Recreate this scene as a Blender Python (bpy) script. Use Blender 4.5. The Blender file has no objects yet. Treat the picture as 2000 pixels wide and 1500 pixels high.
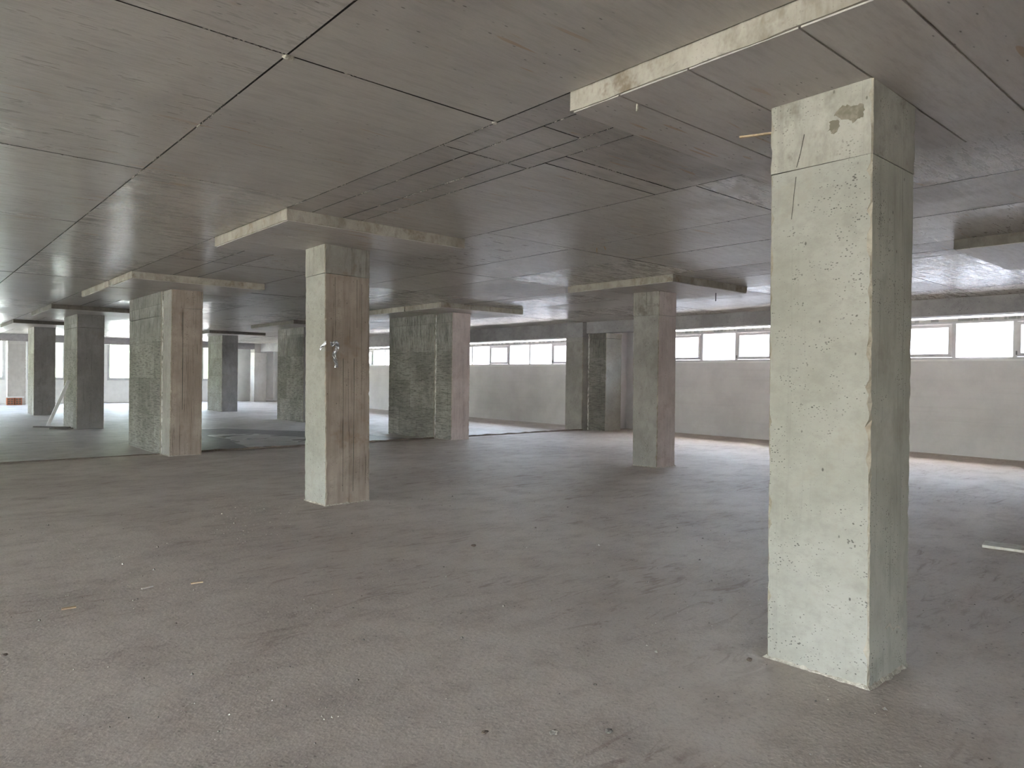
import bpy, bmesh, math, random
from mathutils import Matrix, Vector, noise as mnoise

random.seed(7)
S = bpy.context.scene
COL = S.collection

# ------------------------------------------------------------------ camera
cam = bpy.data.cameras.new('camera')
cam.sensor_fit = 'HORIZONTAL'
cam.sensor_width = 36.0
cam.lens = 36.0 * 1386.07 / 2000.0
cam.clip_end = 1000
camo = bpy.data.objects.new('camera', cam)
COL.objects.link(camo)
r_ = Vector((0.753299, -0.657544, 0.013270))
u_ = Vector((-0.003169, 0.016548, 0.999858))
f_ = Vector((0.657670, 0.753235, -0.010382))
m = Matrix.Identity(4)
for i in range(3):
    m[i][0], m[i][1], m[i][2] = r_[i], u_[i], -f_[i]
m.translation = Vector((0, 0, 1.55))
camo.matrix_world = m
S.camera = camo

# ------------------------------------------------------------------ world and sun
W = bpy.data.worlds.new('sky')
S.world = W
W.use_nodes = True
wn = W.node_tree
wn.nodes.clear()
wo = wn.nodes.new('ShaderNodeOutputWorld')
wb = wn.nodes.new('ShaderNodeBackground')
sk = wn.nodes.new('ShaderNodeTexSky')
sk.sky_type = 'NISHITA'
sk.sun_disc = False
sk.sun_elevation = math.radians(66)
sk.sun_rotation = math.radians(90)
sk.air_density = 1.0
sk.dust_density = 2.5
sk.ozone_density = 1.0
wb.inputs['Strength'].default_value = 1.0
wh = wn.nodes.new('ShaderNodeHueSaturation')          # thin bright haze: a paler sky
wh.inputs['Saturation'].default_value = 0.62
wt = wn.nodes.new('ShaderNodeMix')
wt.data_type = 'RGBA'
wt.blend_type = 'MULTIPLY'
wt.inputs[0].default_value = 1.0
wt.inputs[7].default_value = (1.02, 0.985, 0.955, 1)
wn.links.new(sk.outputs[0], wh.inputs['Color'])
wn.links.new(wh.outputs[0], wt.inputs[6])
wn.links.new(wt.outputs[2], wb.inputs[0])
wn.links.new(wb.outputs[0], wo.inputs[0])

sun = bpy.data.lights.new('sun', 'SUN')
sun.energy = 8.0
sun.angle = math.radians(0.6)
sun.color = (1.0, 0.94, 0.86)
suno = bpy.data.objects.new('sun', sun)
COL.objects.link(suno)
sd = Vector((math.cos(math.radians(66)), 0.0, math.sin(math.radians(66))))
suno.rotation_euler = sd.to_track_quat('Z', 'Y').to_euler()
suno.location = (40, 10, 60)

S.view_settings.view_transform = 'Standard'
S.view_settings.look = 'None'
S.view_settings.gamma = 1.0
S.view_settings.use_curve_mapping = False
S.view_settings.exposure = 2.8
try:
    S.cycles.max_bounces = 7
    S.cycles.diffuse_bounces = 4
    S.cycles.use_adaptive_sampling = True
    S.cycles.adaptive_threshold = 0.15
    S.cycles.adaptive_min_samples = 16
    S.cycles.glossy_bounces = 3
    S.cycles.transparent_max_bounces = 12
    S.cycles.sample_clamp_indirect = 8.0
    S.cycles.caustics_reflective = False
    S.cycles.caustics_refractive = False
    S.cycles.use_denoising = True
except Exception:
    pass

# ------------------------------------------------------------------ materials
class NT:
    def __init__(s, name):
        s.m = bpy.data.materials.new(name)
        s.m.use_nodes = True
        s.t = s.m.node_tree
        s.t.nodes.clear()
        s.out = s.t.nodes.new('ShaderNodeOutputMaterial')
        s.b = s.t.nodes.new('ShaderNodeBsdfPrincipled')
        s.t.links.new(s.b.outputs[0], s.out.inputs[0])
        s.geo = s.t.nodes.new('ShaderNodeNewGeometry')
    def n(s, typ, **kw):
        x = s.t.nodes.new(typ)
        for k, v in kw.items():
            setattr(x, k, v)
        return x
    def l(s, a, b):
        s.t.links.new(a, b)
    def put(s, sock, v):
        if isinstance(v, (int, float)):
            sock.default_value = v
        elif isinstance(v, (tuple, list)):
            sock.default_value = tuple(v) + (1.0,) if len(v) == 3 and len(sock.default_value) == 4 else tuple(v)
        else:
            s.l(v, sock)
    def pos(s, scale=(1, 1, 1), off=(0, 0, 0)):
        mp = s.n('ShaderNodeMapping')
        s.l(s.geo.outputs['Position'], mp.inputs[0])
        mp.inputs['Scale'].default_value = scale
        mp.inputs['Location'].default_value = off
        return mp.outputs[0]
    def noise(s, scale, st=(1, 1, 1), detail=4, rough=.6, off=(0, 0, 0), dist=0.0):
        x = s.n('ShaderNodeTexNoise')
        s.l(s.pos(st, off), x.inputs['Vector'])
        x.inputs['Scale'].default_value = scale
        x.inputs['Detail'].default_value = detail
        x.inputs['Roughness'].default_value = rough
        x.inputs['Distortion'].default_value = dist
        return x.outputs['Fac']
    def vor(s, scale, st=(1, 1, 1), feature='F1', out='Distance', rnd=1.0):
        x = s.n('ShaderNodeTexVoronoi')
        x.feature = feature
        s.l(s.pos(st), x.inputs['Vector'])
        x.inputs['Scale'].default_value = scale
        x.inputs['Randomness'].default_value = rnd
        return x.outputs[out]
    def ramp(s, v, a, b, lo=0.0, hi=1.0, smooth=True):
        x = s.n('ShaderNodeMapRange')
        x.interpolation_type = 'SMOOTHSTEP' if smooth else 'LINEAR'
        s.put(x.inputs['Value'], v)
        x.inputs['From Min'].default_value = a
        x.inputs['From Max'].default_value = b
        x.inputs['To Min'].default_value = lo
        x.inputs['To Max'].default_value = hi
        return x.outputs[0]
    def math(s, op, a, b=0.0):
        x = s.n('ShaderNodeMath', operation=op)
        s.put(x.inputs[0], a)
        s.put(x.inputs[1], b)
        return x.outputs[0]
    def mix(s, f, a, b, mode='MIX'):
        x = s.n('ShaderNodeMix', data_type='RGBA', blend_type=mode)
        s.put(x.inputs[0], f)
        s.put(x.inputs[6], a)
        s.put(x.inputs[7], b)
        return x.outputs[2]
    def bump(s, h, strength=.5, dist=.01, prev=None):
        x = s.n('ShaderNodeBump')
        x.inputs['Strength'].default_value = strength
        x.inputs['Distance'].default_value = dist
        s.l(h, x.inputs['Height'])
        if prev is not None:
            s.l(prev, x.inputs['Normal'])
        return x.outputs[0]
    def sep(s):
        x = s.n('ShaderNodeSeparateXYZ')
        s.l(s.geo.outputs['Position'], x.inputs[0])
        return x.outputs
    def objrand(s):
        return s.n('ShaderNodeObjectInfo').outputs['Random']
    def done(s, col, rough=.8, normal=None, spec=.4):
        s.put(s.b.inputs['Base Color'], col)
        s.put(s.b.inputs['Roughness'], rough)
        s.b.inputs['Specular IOR Level'].default_value = spec
        if normal is not None:
            s.l(normal, s.b.inputs['Normal'])
        return s.m


def concrete(name, pale, dark, grain=(1, 1, 1), grain_amt=.35, pores=.6, streak=.0, bump=.35, rough=.82, stain=.5, brown=(.20, .14, .09), brown_amt=.2, imprint=0.0):
    """cast concrete: cloudy tone, elongated form-board grain, pin holes, run-down streaks, brown stains"""
    t = NT(name)
    mixd = lambda k: tuple((1 - k) * a + k * b for a, b in zip(pale, dark))
    big = t.noise(1.3, detail=4, rough=.65)
    mid = t.noise(9, grain, detail=4, rough=.72)
    sn = t.noise(2.3, off=(5, 3, 1), detail=5, rough=.75)
    c = t.mix(t.ramp(big, .32, .68), pale, mixd(.55))
    c = t.mix(t.math('MULTIPLY', t.ramp(mid, .42, .72), grain_amt), c, dark)
    c = t.mix(t.math('MULTIPLY', t.ramp(sn, .55, .70), stain), c, dark)
    c = t.mix(t.math('MULTIPLY', t.ramp(sn, .45, .30), brown_amt), c, brown)
    h = mid
    if streak:
        sv = t.noise(22, (1, 1, .03), detail=4, rough=.75)
        msk = t.math('MULTIPLY', t.ramp(sv, .54, .66), t.ramp(big, .38, .6, .15, 1))
        c = t.mix(t.math('MULTIPLY', msk, streak), c, tuple(.5 * x for x in dark))
    if imprint:
        # tone of the single form sheets, and the dashes of their worn faces
        sp = t.sep()
        cb = t.n('ShaderNodeCombineXYZ')
        t.l(t.math('ADD', sp[0], sp[1]), cb.inputs[0])
        t.l(sp[2], cb.inputs[1])
        bk = t.n('ShaderNodeTexBrick')
        t.l(cb.outputs[0], bk.inputs['Vector'])
        bk.offset = .37
        bk.inputs['Scale'].default_value = 1.0
        bk.inputs['Brick Width'].default_value = .83
        bk.inputs['Row Height'].default_value = .71
        bk.inputs['Mortar Size'].default_value = .004
        bk.inputs['Mortar Smooth'].default_value = .3
        bk.inputs['Color1'].default_value = (1.12, 1.12, 1.12, 1)
        bk.inputs['Color2'].default_value = (.68, .68, .66, 1)
        bk.inputs['Mortar'].default_value = (.35, .34, .32, 1)
        c = t.mix(.85, c, bk.outputs['Color'], 'MULTIPLY')
        dv = t.noise(4.5, (1.0, 1.0, 11.0), detail=5, rough=.72, off=(2, 7, 3))
        dh = t.noise(5.5, (5.5, 5.5, .6), detail=4, rough=.72, off=(1, 2, 8))
        up = t.ramp(sp[2], 1.9, 2.5)
        d_ = t.math('ADD', t.math('MULTIPLY', dv, t.math('SUBTRACT', 1.0, up)), t.math('MULTIPLY', dh, up))
        c = t.mix(t.math('MULTIPLY', t.ramp(d_, .47, .66), imprint), c, tuple(.45 * x for x in dark))
        c = t.mix(t.math('MULTIPLY', t.ramp(d_, .45, .30), imprint * .55), c, pale)
        h = d_
    if pores:
        pm = t.math('MULTIPLY', t.ramp(t.math('ADD', t.vor(62, (.8, .8, 1.3)), t.math('MULTIPLY', t.math('SUBTRACT', mid, .5), 1.1)), .08, .20, 1, 0), t.ramp(sn, .42, .56))
        pm2 = t.math('MULTIPLY', t.ramp(t.vor(15, (1, 1, .6)), .05, .11, 1, 0), t.ramp(mid, .42, .52))
        c = t.mix(t.math('MULTIPLY', t.math('MAXIMUM', pm, pm2), pores), c, tuple(.32 * x for x in dark))
    return t.done(c, rough, t.bump(h, bump, .012))


M = {}
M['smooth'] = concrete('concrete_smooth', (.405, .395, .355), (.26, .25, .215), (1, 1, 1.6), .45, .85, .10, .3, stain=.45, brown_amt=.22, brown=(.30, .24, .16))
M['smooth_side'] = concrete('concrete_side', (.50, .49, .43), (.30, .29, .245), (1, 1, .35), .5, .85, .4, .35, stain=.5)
M['head'] = concrete('concrete_head', (.45, .43, .38), (.21, .195, .16), (1, 1, .6), .5, .6, .3, .45, stain=.95, brown_amt=.6, brown=(.20, .165, .115))
M['board'] = concrete('concrete_board', (.47, .40, .34), (.23, .18, .145), (1, 1, .06), .6, .7, .65, .5, stain=.35, brown_amt=.45, brown=(.26, .17, .105))
M['pink_lit'] = concrete('concrete_pink_lit', (.68, .59, .56), (.42, .345, .32), (1, 1, .15), .5, .6, .3, .4, stain=.35, brown_amt=.3, brown=(.33, .23, .18))  # front faces paled and warmed: window light put into the colour
M['grey'] = concrete('concrete_grey', (.40, .38, .35), (.22, .205, .185), (1, 1, .5), .45, .9, .15, .35, stain=.5)
M['drip'] = concrete('concrete_drip', (.42, .395, .355), (.17, .15, .125), (1, 1, .25), .6, .5, .85, .5, stain=.7, brown_amt=.5)
M['imprint'] = concrete('concrete_imprint', (.33, .315, .285), (.135, .125, .11), (1, 1, 2), .4, 0, .3, .8, stain=.5, brown_amt=.25, imprint=.8)
M['imprint_pale'] = concrete('concrete_imprint_pale', (.42, .405, .36), (.19, .175, .145), (1, 1, 2), .4, 0, .2, .6, stain=.4, brown_amt=.15, imprint=.6)
M['darkgrey'] = concrete('concrete_dark', (.31, .295, .28), (.17, .16, .15), (1, 1, .4), .45, .9, .35, .35, stain=.5)
M['beam'] = concrete('concrete_beam', (.41, .39, .39), (.24, .225, .225), (.6, .6, 1), .45, .9, .1, .4, stain=.5, brown_amt=.15)
M['edge'] = concrete('concrete_edge', (.47, .43, .355), (.20, .17, .125), (1, 1, 1), .8, .3, 0, 1.0, stain=.8, brown_amt=.6)
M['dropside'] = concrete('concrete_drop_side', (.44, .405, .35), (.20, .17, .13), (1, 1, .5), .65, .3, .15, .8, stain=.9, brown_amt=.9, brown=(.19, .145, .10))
M['dropside_shade'] = concrete('concrete_drop_side_shade', (.20, .18, .155), (.09, .08, .065), (1, 1, .5), .6, .3, .2, .8, stain=.8, brown_amt=.5, brown=(.10, .075, .055))  # darker copy: shade of backlit drop panels put into the colour
M['pier'] = concrete('concrete_pier_pale', (.64, .62, .59), (.46, .44, .415), (1, 1, .4), .35, .3, .1, .2, stain=.3, brown_amt=.1)


def ceiling_mat(name, pale, dark, rough):
    t = NT(name)
    rnd = t.objrand()
    big = t.noise(.9, detail=2)
    gr = t.noise(13, (.25, 1.5, 1), detail=3, rough=.75)
    c = t.mix(t.ramp(big, .3, .7), pale, tuple(.6 * a + .4 * b for a, b in zip(pale, dark)))
    c = t.mix(t.math('MULTIPLY', t.ramp(gr, .42, .75), .55), c, dark)
    c = t.mix(t.math('MULTIPLY', rnd, .35), c, tuple(.75 * x for x in pale))
    # rust dashes and pock marks
    rv = t.noise(7, (.35, 3.2, 1), detail=0, rough=.4, off=(9, 2, 0))
    rm = t.math('MULTIPLY', t.ramp(rv, .73, .77), t.ramp(big, .5, .6))
    c = t.mix(t.math('MULTIPLY', rm, .55), c, (.36, .20, .07))
    pm = t.math('MULTIPLY', t.ramp(t.vor(17, (.5, 1.4, 1)), .06, .13, 1, 0), t.ramp(big, .46, .54))
    c = t.mix(t.math('MULTIPLY', pm, .75), c, (.06, .05, .04))
    wav = t.noise(2.2, (1.2, .8, 1), detail=1)
    h = t.math('ADD', gr, t.math('MULTIPLY', wav, 2.0))
    nb = t.bump(h, .85, .006)
    ro = t.math('ADD', t.math('ADD', t.math('MULTIPLY', t.ramp(gr, .3, .7), .14), rough), t.math('MULTIPLY', rnd, .12))
    return t.done(c, ro, nb, spec=.32)


M['ceiling'] = ceiling_mat('ceiling_cast', (.515, .475, .43), (.34, .305, .275), .20)
M['ceiling_band'] = ceiling_mat('ceiling_band', (.45, .41, .375), (.24, .21, .185), .24)
M['soffit'] = ceiling_mat('drop_soffit', (.53, .485, .45), (.37, .33, .30), .3)

t = NT('joint_dark')
M['gap'] = t.done(t.mix(t.ramp(t.noise(14, detail=4), .5, .75), (.03, .026, .022), (.10, .088, .075)), .9)


def floor_mat(name, pale, dark, brown, rough):
    t = NT(name)
    big = t.noise(.5, detail=3, rough=.65)
    mid = t.noise(3.0, (.8, 1.15, 1), detail=5, rough=.74)
    swp = t.noise(4.2, (.5, 1.9, 1), detail=3, rough=.68, off=(2, 2, 0), dist=1.6)
    fine = t.noise(42, detail=2, rough=.75)
    c = t.mix(t.ramp(big, .35, .66), pale, tuple(.5 * a + .5 * b for a, b in zip(pale, dark)))
    c = t.mix(t.math('MULTIPLY', t.ramp(mid, .44, .70), .55), c, dark)
    c = t.mix(t.math('MULTIPLY', t.math('MULTIPLY', t.ramp(swp, .52, .68), t.ramp(big, .42, .58)), .7), c, brown)
    c = t.mix(t.math('MULTIPLY', t.ramp(fine, .5, .75), .4), c, tuple(.75 * x for x in dark))
    spv = t.vor(26)
    spm = t.math('MULTIPLY', t.ramp(spv, .10, .2, 1, 0), t.ramp(mid, .54, .62))
    c = t.mix(t.math('MULTIPLY', spm, .75), c, tuple(.35 * x for x in dark))
    sm2 = t.math('MULTIPLY', t.ramp(spv, .05, .085, 1, 0), t.ramp(swp, .44, .38))
    c = t.mix(t.math('MULTIPLY', sm2, .8), c, (.72, .70, .64))
    h = mid
    h = t.math('ADD', h, t.math('MULTIPLY', fine, .18))
    ro = t.math('ADD', t.math('MULTIPLY', t.ramp(mid, .35, .7), .2), rough)
    return t.done(c, ro, t.bump(h, .65, .016), spec=.28)


M['floor'] = floor_mat('floor_screed', (.58, .515, .465), (.395, .34, .302), (.30, .228, .19), .58)
M['floor_far'] = floor_mat('floor_far_screed', (.54, .51, .49), (.35, .33, .32), (.28, .245, .225), .46)
t = NT('floor_damp_patch')
M['patch'] = t.done(t.mix(t.ramp(t.noise(3, detail=5), .4, .7), (.36, .35, .335), (.28, .27, .26)), t.ramp(t.noise(.8, (1, 2, 1), detail=2), .45, .6, .42, .26), t.bump(t.noise(3, detail=2), .06, .01), .5)
t = NT('floor_damp_dark')
M['damp'] = t.done(t.mix(t.ramp(t.noise(4, (1, 2.5, 1), detail=6), .4, .7), (.11, .105, .10), (.20, .19, .18)), .5, t.bump(t.noise(7, (1, 2, 1), detail=5), .5, .015), .5)

t = NT('white_masonry')
cz = t.noise(1.2, detail=5)
crs = t.noise(3, (.12, .12, 4.5), detail=3)
c = t.mix(t.ramp(cz, .35, .7), (.76, .745, .755), (.67, .655, .665))
c = t.mix(t.math('MULTIPLY', t.ramp(crs, .5, .75), .3), c, (.60, .585, .59))
M['white_wall'] = t.done(c, .85, t.bump(t.noise(25, (.3, .3, 1), detail=4), .2, .006))
t = NT('white_paint')
M['white_paint'] = t.done(t.mix(t.ramp(t.noise(3), .4, .7), (.82, .82, .82), (.76, .76, .76)), .6)
t = NT('wall_grey')
M['wall_grey'] = t.done(t.mix(t.ramp(t.noise(2), .4, .7), (.50, .48, .45), (.42, .40, .38)), .85)
t = NT('window_pvc')
M['pvc'] = t.done(t.mix(t.ramp(t.noise(8), .4, .7), (.62, .62, .64), (.56, .56, .58)), .4)
t = NT('lintel_strip')
M['lintel'] = t.done(t.mix(t.ramp(t.noise(4, (.3, 1.6, .3), detail=2), .48, .56), (.52, .52, .50), (.30, .31, .30)), .7)
t = NT('seal_dark')
M['seal'] = t.done((.16, .16, .17), .6)
# window glass
gm = bpy.data.materials.new('window_glass')
gm.use_nodes = True
g = gm.node_tree
g.nodes.clear()
go = g.nodes.new('ShaderNodeOutputMaterial')
gx = g.nodes.new('ShaderNodeMixShader')
gt = g.nodes.new('ShaderNodeBsdfTransparent')
gg = g.nodes.new('ShaderNodeBsdfGlossy')
gf = g.nodes.new('ShaderNodeFresnel')
gt.inputs[0].default_value = (.93, .965, .97, 1)
gg.inputs['Roughness'].default_value = .02
gf.inputs[0].default_value = 1.12
g.links.new(gf.outputs[0], gx.inputs[0])
g.links.new(gt.outputs[0], gx.inputs[1])
g.links.new(gg.outputs[0], gx.inputs[2])
g.links.new(gx.outputs[0], go.inputs[0])
M['glass'] = gm
t = NT('polystyrene')
M['poly'] = t.done(t.mix(t.ramp(t.noise(20, (1, 1, .4), detail=4), .45, .6), (.78, .77, .72), (.35, .33, .29)), .8, t.bump(t.noise(40), .5, .01))
t = NT('foil')
t.b.inputs['Metallic'].default_value = 1.0
M['foil'] = t.done((.66, .69, .73), .22, t.bump(t.noise(45, detail=4), .7, .01))
t = NT('pale_timber')
M['timber'] = t.done(t.mix(t.ramp(t.noise(12, (1, 1, .1), detail=4), .4, .7), (.66, .63, .56), (.52, .48, .40)), .7)
t = NT('dark_timber')
M['darkwood'] = t.done(t.mix(t.ramp(t.noise(12, (.2, 2, 1), detail=4), .4, .7), (.10, .09, .08), (.16, .14, .12)), .8)
t = NT('splinter_wood')
M['splinter'] = t.done(t.mix(t.ramp(t.noise(30, (.3, 1, 1), detail=4), .4, .7), (.60, .46, .30), (.42, .30, .18)), .7)
t = NT('terracotta')
M['brick'] = t.done(t.mix(t.ramp(t.noise(14, detail=4), .4, .7), (.50, .20, .12), (.38, .15, .09)), .85, t.bump(t.noise(50), .4, .01))
t = NT('rust')
M['rust'] = t.done((.42, .25, .10), .7)
t = NT('steel_dark')
M['steel'] = t.done((.07, .065, .06), .6)
t = NT('mortar_crumb')
M['mortar'] = t.done(t.mix(t.ramp(t.noise(40, detail=3), .4, .7), (.56, .52, .45), (.33, .29, .235)), .9, t.bump(t.noise(60), .8, .01))
t = NT('crack_shadow')
M['crackline'] = t.done((.10, .093, .082), .9)
t = NT('damp_concrete')
M['stainpatch'] = t.done(t.mix(t.ramp(t.noise(18, detail=4), .4, .65), (.17, .15, .11), (.25, .225, .175)), .7)
t = NT('joint_crumb')
M['crumb'] = t.done(t.mix(t.ramp(t.noise(9, detail=3), .47, .56), (.13, .115, .10), (.52, .48, .42)), .9)
t = NT('grit_mix')
M['grit'] = t.done(t.mix(t.ramp(t.noise(17, detail=2), .52, .60), (.22, .20, .175), (.66, .64, .58)), .9)
t = NT('clod')
M['clod'] = t.done(t.mix(t.ramp(t.noise(40), .4, .7), (.20, .16, .13), (.13, .10, .08)), .9)
t = NT('pale_ground')
M['pale_ground'] = t.done(t.mix(t.ramp(t.noise(1.3, detail=6), .35, .7), (.37, .39, .34), (.43, .44, .39)), .9)  # grey-green ground, made pale to bounce more light onto the ceiling
t = NT('yard_concrete')
M['yard'] = t.done(t.mix(t.ramp(t.noise(.7, detail=5), .35, .7), (.42, .37, .35), (.34, .30, .285)), .9)
t = NT('pale_render')
M['render'] = t.done(t.mix(t.ramp(t.noise(.5, detail=4), .35, .7), (.52, .51, .51), (.45, .44, .44)), .9)
t = NT('hill_green')
M['hill'] = t.done(t.mix(t.ramp(t.noise(.06, detail=6), .35, .7), (.10, .17, .07), (.22, .25, .13)), .95)

# ------------------------------------------------------------------ geometry helpers
def link(name, me, mats, parent=None, loc=None):
    o = bpy.data.objects.new(name, me)
    COL.objects.link(o)
    if me is not None and not me.materials:
        for x in (mats if isinstance(mats, (list, tuple)) else [mats]):
            me.materials.append(x)
    if loc is not None:
        o.location = loc
    if parent is not None:
        o.parent = parent
        if loc is None:
            o.location = -Vector(world_loc(parent))
    return o


def world_loc(o):
    v = Vector(o.location)
    while o.parent is not None:
        o = o.parent
        v += Vector(o.location)
    return v


def bm_box(bm, a, b, mi=0):
    x0, y0, z0 = a
    x1, y1, z1 = b
    v = [bm.verts.new(p) for p in ((x0, y0, z0), (x1, y0, z0), (x1, y1, z0), (x0, y1, z0), (x0, y0, z1), (x1, y0, z1), (x1, y1, z1), (x0, y1, z1))]
    for q in ((3, 2, 1, 0), (4, 5, 6, 7), (0, 1, 5, 4), (1, 2, 6, 5), (2, 3, 7, 6), (3, 0, 4, 7)):
        fc = bm.faces.new([v[i] for i in q])
        fc.material_index = mi


def bm_mesh(name, bm):
    bmesh.ops.recalc_face_normals(bm, faces=bm.faces)
    me = bpy.data.meshes.new(name)
    bm.to_mesh(me)
    bm.free()
    return me


def boxes(name, bs, mat, parent=None):
    bm = bmesh.new()
    for a, b in bs:
        bm_box(bm, a, b)
    return link(name, bm_mesh(name, bm), mat, parent)


def tag(o, label, cat, group=None, kind=None):
    o['label'] = label
    o['category'] = cat
    if group:
        o['group'] = group
    if kind:
        o['kind'] = kind
    return o


def struct(o, label=None, cat=None):
    o['kind'] = 'structure'
    if label:
        o['label'] = label
        o['category'] = cat
    return o


def empty(name, loc):
    o = bpy.data.objects.new(name, None)
    COL.objects.link(o)
    o.location = loc
    o.empty_display_size = .2
    return o


def rough_prism(name, base, top, z0, z1, mats, parent, cham=.007, jit=.006, step=.04, seed=0, ragged_bottom=0.0):
    """a four-sided concrete prism with worn, chipped arrises. base/top: four (x,y) corners counter-clockwise.
    mats: [material for x-facing sides, material for y-facing sides, arris material]"""
    rnd = random.Random(seed)
    n = max(2, int((z1 - z0) / step))
    bm = bmesh.new()
    rings = []
    for k in range(n + 1):
        f = k / n
        P = [Vector((b[0] + (t_[0] - b[0]) * f, b[1] + (t_[1] - b[1]) * f)) for b, t_ in zip(base, top)]
        ring = []
        for i in range(4):
            p, a, c = P[i], P[i - 1], P[(i + 1) % 4]
            ca = cham + rnd.random() ** 7 * jit * 3.5
            cb = cham + rnd.random() ** 7 * jit * 3.5
            da, dc = (a - p).normalized(), (c - p).normalized()
            z = z0 + (z1 - z0) * f
            if k == 0 and ragged_bottom:
                z += rnd.uniform(-ragged_bottom, ragged_bottom)
            ring.append(bm.verts.new((*(p + da * ca), z)))
            ring.append(bm.verts.new((*(p + dc * cb), z)))
        rings.append(ring)
    for k in range(n):
        for j in range(8):
            q = [rings[k][j], rings[k][(j + 1) % 8], rings[k + 1][(j + 1) % 8], rings[k + 1][j]]
            fc = bm.faces.new(q)
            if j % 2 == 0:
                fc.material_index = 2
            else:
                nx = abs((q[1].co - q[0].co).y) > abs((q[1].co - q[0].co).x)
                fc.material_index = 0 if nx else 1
    bm.faces.new(rings[0][::-1])
    bm.faces.new(rings[-1])
    return link(name, bm_mesh(name, bm), mats, parent)


def rect(x0, x1, y0, y1):
    return [(x0, y0), (x1, y0), (x1, y1), (x0, y1)]


def mortar_skirt(base, parent, seed, h=.016, w=.022):
    """ragged bead of spilled mortar around a column foot"""
    rnd = random.Random(seed)
    bm = bmesh.new()
    P = [Vector(b) for b in base]
    cx = sum((p for p in P), Vector((0, 0))) / 4
    pts = []
    for i in range(4):
        a, b = P[i], P[(i + 1) % 4]
        n = max(3, int((b - a).length / .035))
        for k in range(n):
            pts.append((a + (b - a) * k / n, (a + b) / 2 - cx))
    inn, out, top = [], [], []
    for p, d in pts:
        d = d.normalized()
        rr = (p - cx).normalized()
        ww = w * rnd.uniform(.3, 1.2)
        inn.append(bm.verts.new((*(p - d * .004), h * rnd.uniform(.3, 1.3))))
        out.append(bm.verts.new((*(p + rr * ww), -.004)))
    n = len(pts)
    for i in range(n):
        bm.faces.new((out[i], out[(i + 1) % n], inn[(i + 1) % n], inn[i]))
    return link('base_mortar', bm_mesh('base_mortar', bm), M['mortar'], parent)


def drop_panel(x0, x1, y0, y1, parent, splits=None, seed=0, mat='dropside'):
    """thickened slab over a column: ragged cast sides, soffit boards as parts"""
    ZB, ZC = 3.078, 3.23
    rnd = random.Random(seed)
    bm = bmesh.new()
    per = []
    P = [Vector(p) for p in rect(x0, x1, y0, y1)]
    for i in range(4):
        a, b = P[i], P[(i + 1) % 4]
        n = max(4, int((b - a).length / .09))
        for k in range(n):
            per.append(a + (b - a) * k / n)
    lo, mid, hi = [], [], []
    for p in per:
        j = lambda s: Vector((rnd.uniform(-s, s), rnd.uniform(-s, s)))
        lo.append(bm.verts.new((*(p + j(.004)), ZB + rnd.uniform(0, .008))))
        mid.append(bm.verts.new((*(p + j(.003)), ZB + .05 + rnd.uniform(-.01, .01))))
        hi.append(bm.verts.new((*(p + j(.003)), ZC)))
    n = len(per)
    for i in range(n):
        k = (i + 1) % n
        bm.faces.new((lo[i], lo[k], mid[k], mid[i]))
        bm.faces.new((mid[i], mid[k], hi[k], hi[i]))
    bm.faces.new(lo[::-1])
    bm.faces.new(hi)
    o = link('drop_panel', bm_mesh('drop_panel', bm), M[mat], parent)
    ys = [y0 + .012] + list(splits or [y0 + (y1 - y0) * .5]) + [y1 - .012]
    for a, b in zip(ys[:-1], ys[1:]):
        bb = boxes('soffit_board', [((x0 + .012, a + .006, ZB - .004), (x1 - .012, b - .006, ZB + .004))], M['soffit'], o)
    return o


# ------------------------------------------------------------------ setting
XL, XR, XR2 = -12.0, 17.1, 16.75
YB, YF, YJ = -6.6, 40.4, 14.47
ZC = 3.19


def relief_floor(name, x0, x1, y0, y1, z, mat, amp=.004):
    bm = bmesh.new()
    nx, ny = int((x1 - x0) / .22), int((y1 - y0) / .22)
    g_ = []
    for j in range(ny + 1):
        row = []
        for i in range(nx + 1):
            x, y = x0 + (x1 - x0) * i / nx, y0 + (y1 - y0) * j / ny
            h = mnoise.noise(Vector((x * .9, y * .9, 3))) * amp + mnoise.noise(Vector((x * 2.6, y * 2.6, 9))) * amp * .5
            row.append(bm.verts.new((x, y, z + h - amp)))
        g_.append(row)
    for j in range(ny):
        for i in range(nx):
            bm.faces.new((g_[j][i], g_[j][i + 1], g_[j + 1][i + 1], g_[j + 1][i]))
    # skirt
    ring = [g_[0][i] for i in range(nx + 1)] + [g_[j][nx] for j in range(1, ny + 1)] + [g_[ny][i] for i in range(nx - 1, -1, -1)] + [g_[j][0] for j in range(ny - 1, 0, -1)]
    low = [bm.verts.new((v.co.x, v.co.y, z - .15)) for v in ring]
    n = len(ring)
    for i in range(n):
        bm.faces.new((low[i], low[(i + 1) % n], ring[(i + 1) % n], ring[i]))
    me = bm_mesh(name, bm)
    for p in me.polygons:
        p.use_smooth = True
    return link(name, me, mat)


struct(relief_floor('floor_near', XL, XR, YB, YJ - .015, 0.0, M['floor']), 'dusty brown-grey rough concrete floor in the foreground', 'floor')
struct(relief_floor('floor_far', XL, XR, YJ + .02, YF, -.022, M['floor_far']), 'blue-grey concrete floor beyond the expansion joint', 'floor')
struct(boxes('floor_base', [((XL - .3, YB - .3, -.32), (XR + .3, YF + .3, -.16))], M['gap']), 'concrete ground slab under the floor screed', 'slab')

ceil = struct(boxes('ceiling', [((XL - .6, YB - .6, 3.228), (XR + .62, YF + .6, 3.5))], M['gap']), 'bare cast concrete ceiling marked by formwork sheets', 'ceiling')

panel_cache = {}
JOINTS = []
prnd = random.Random(11)


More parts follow.
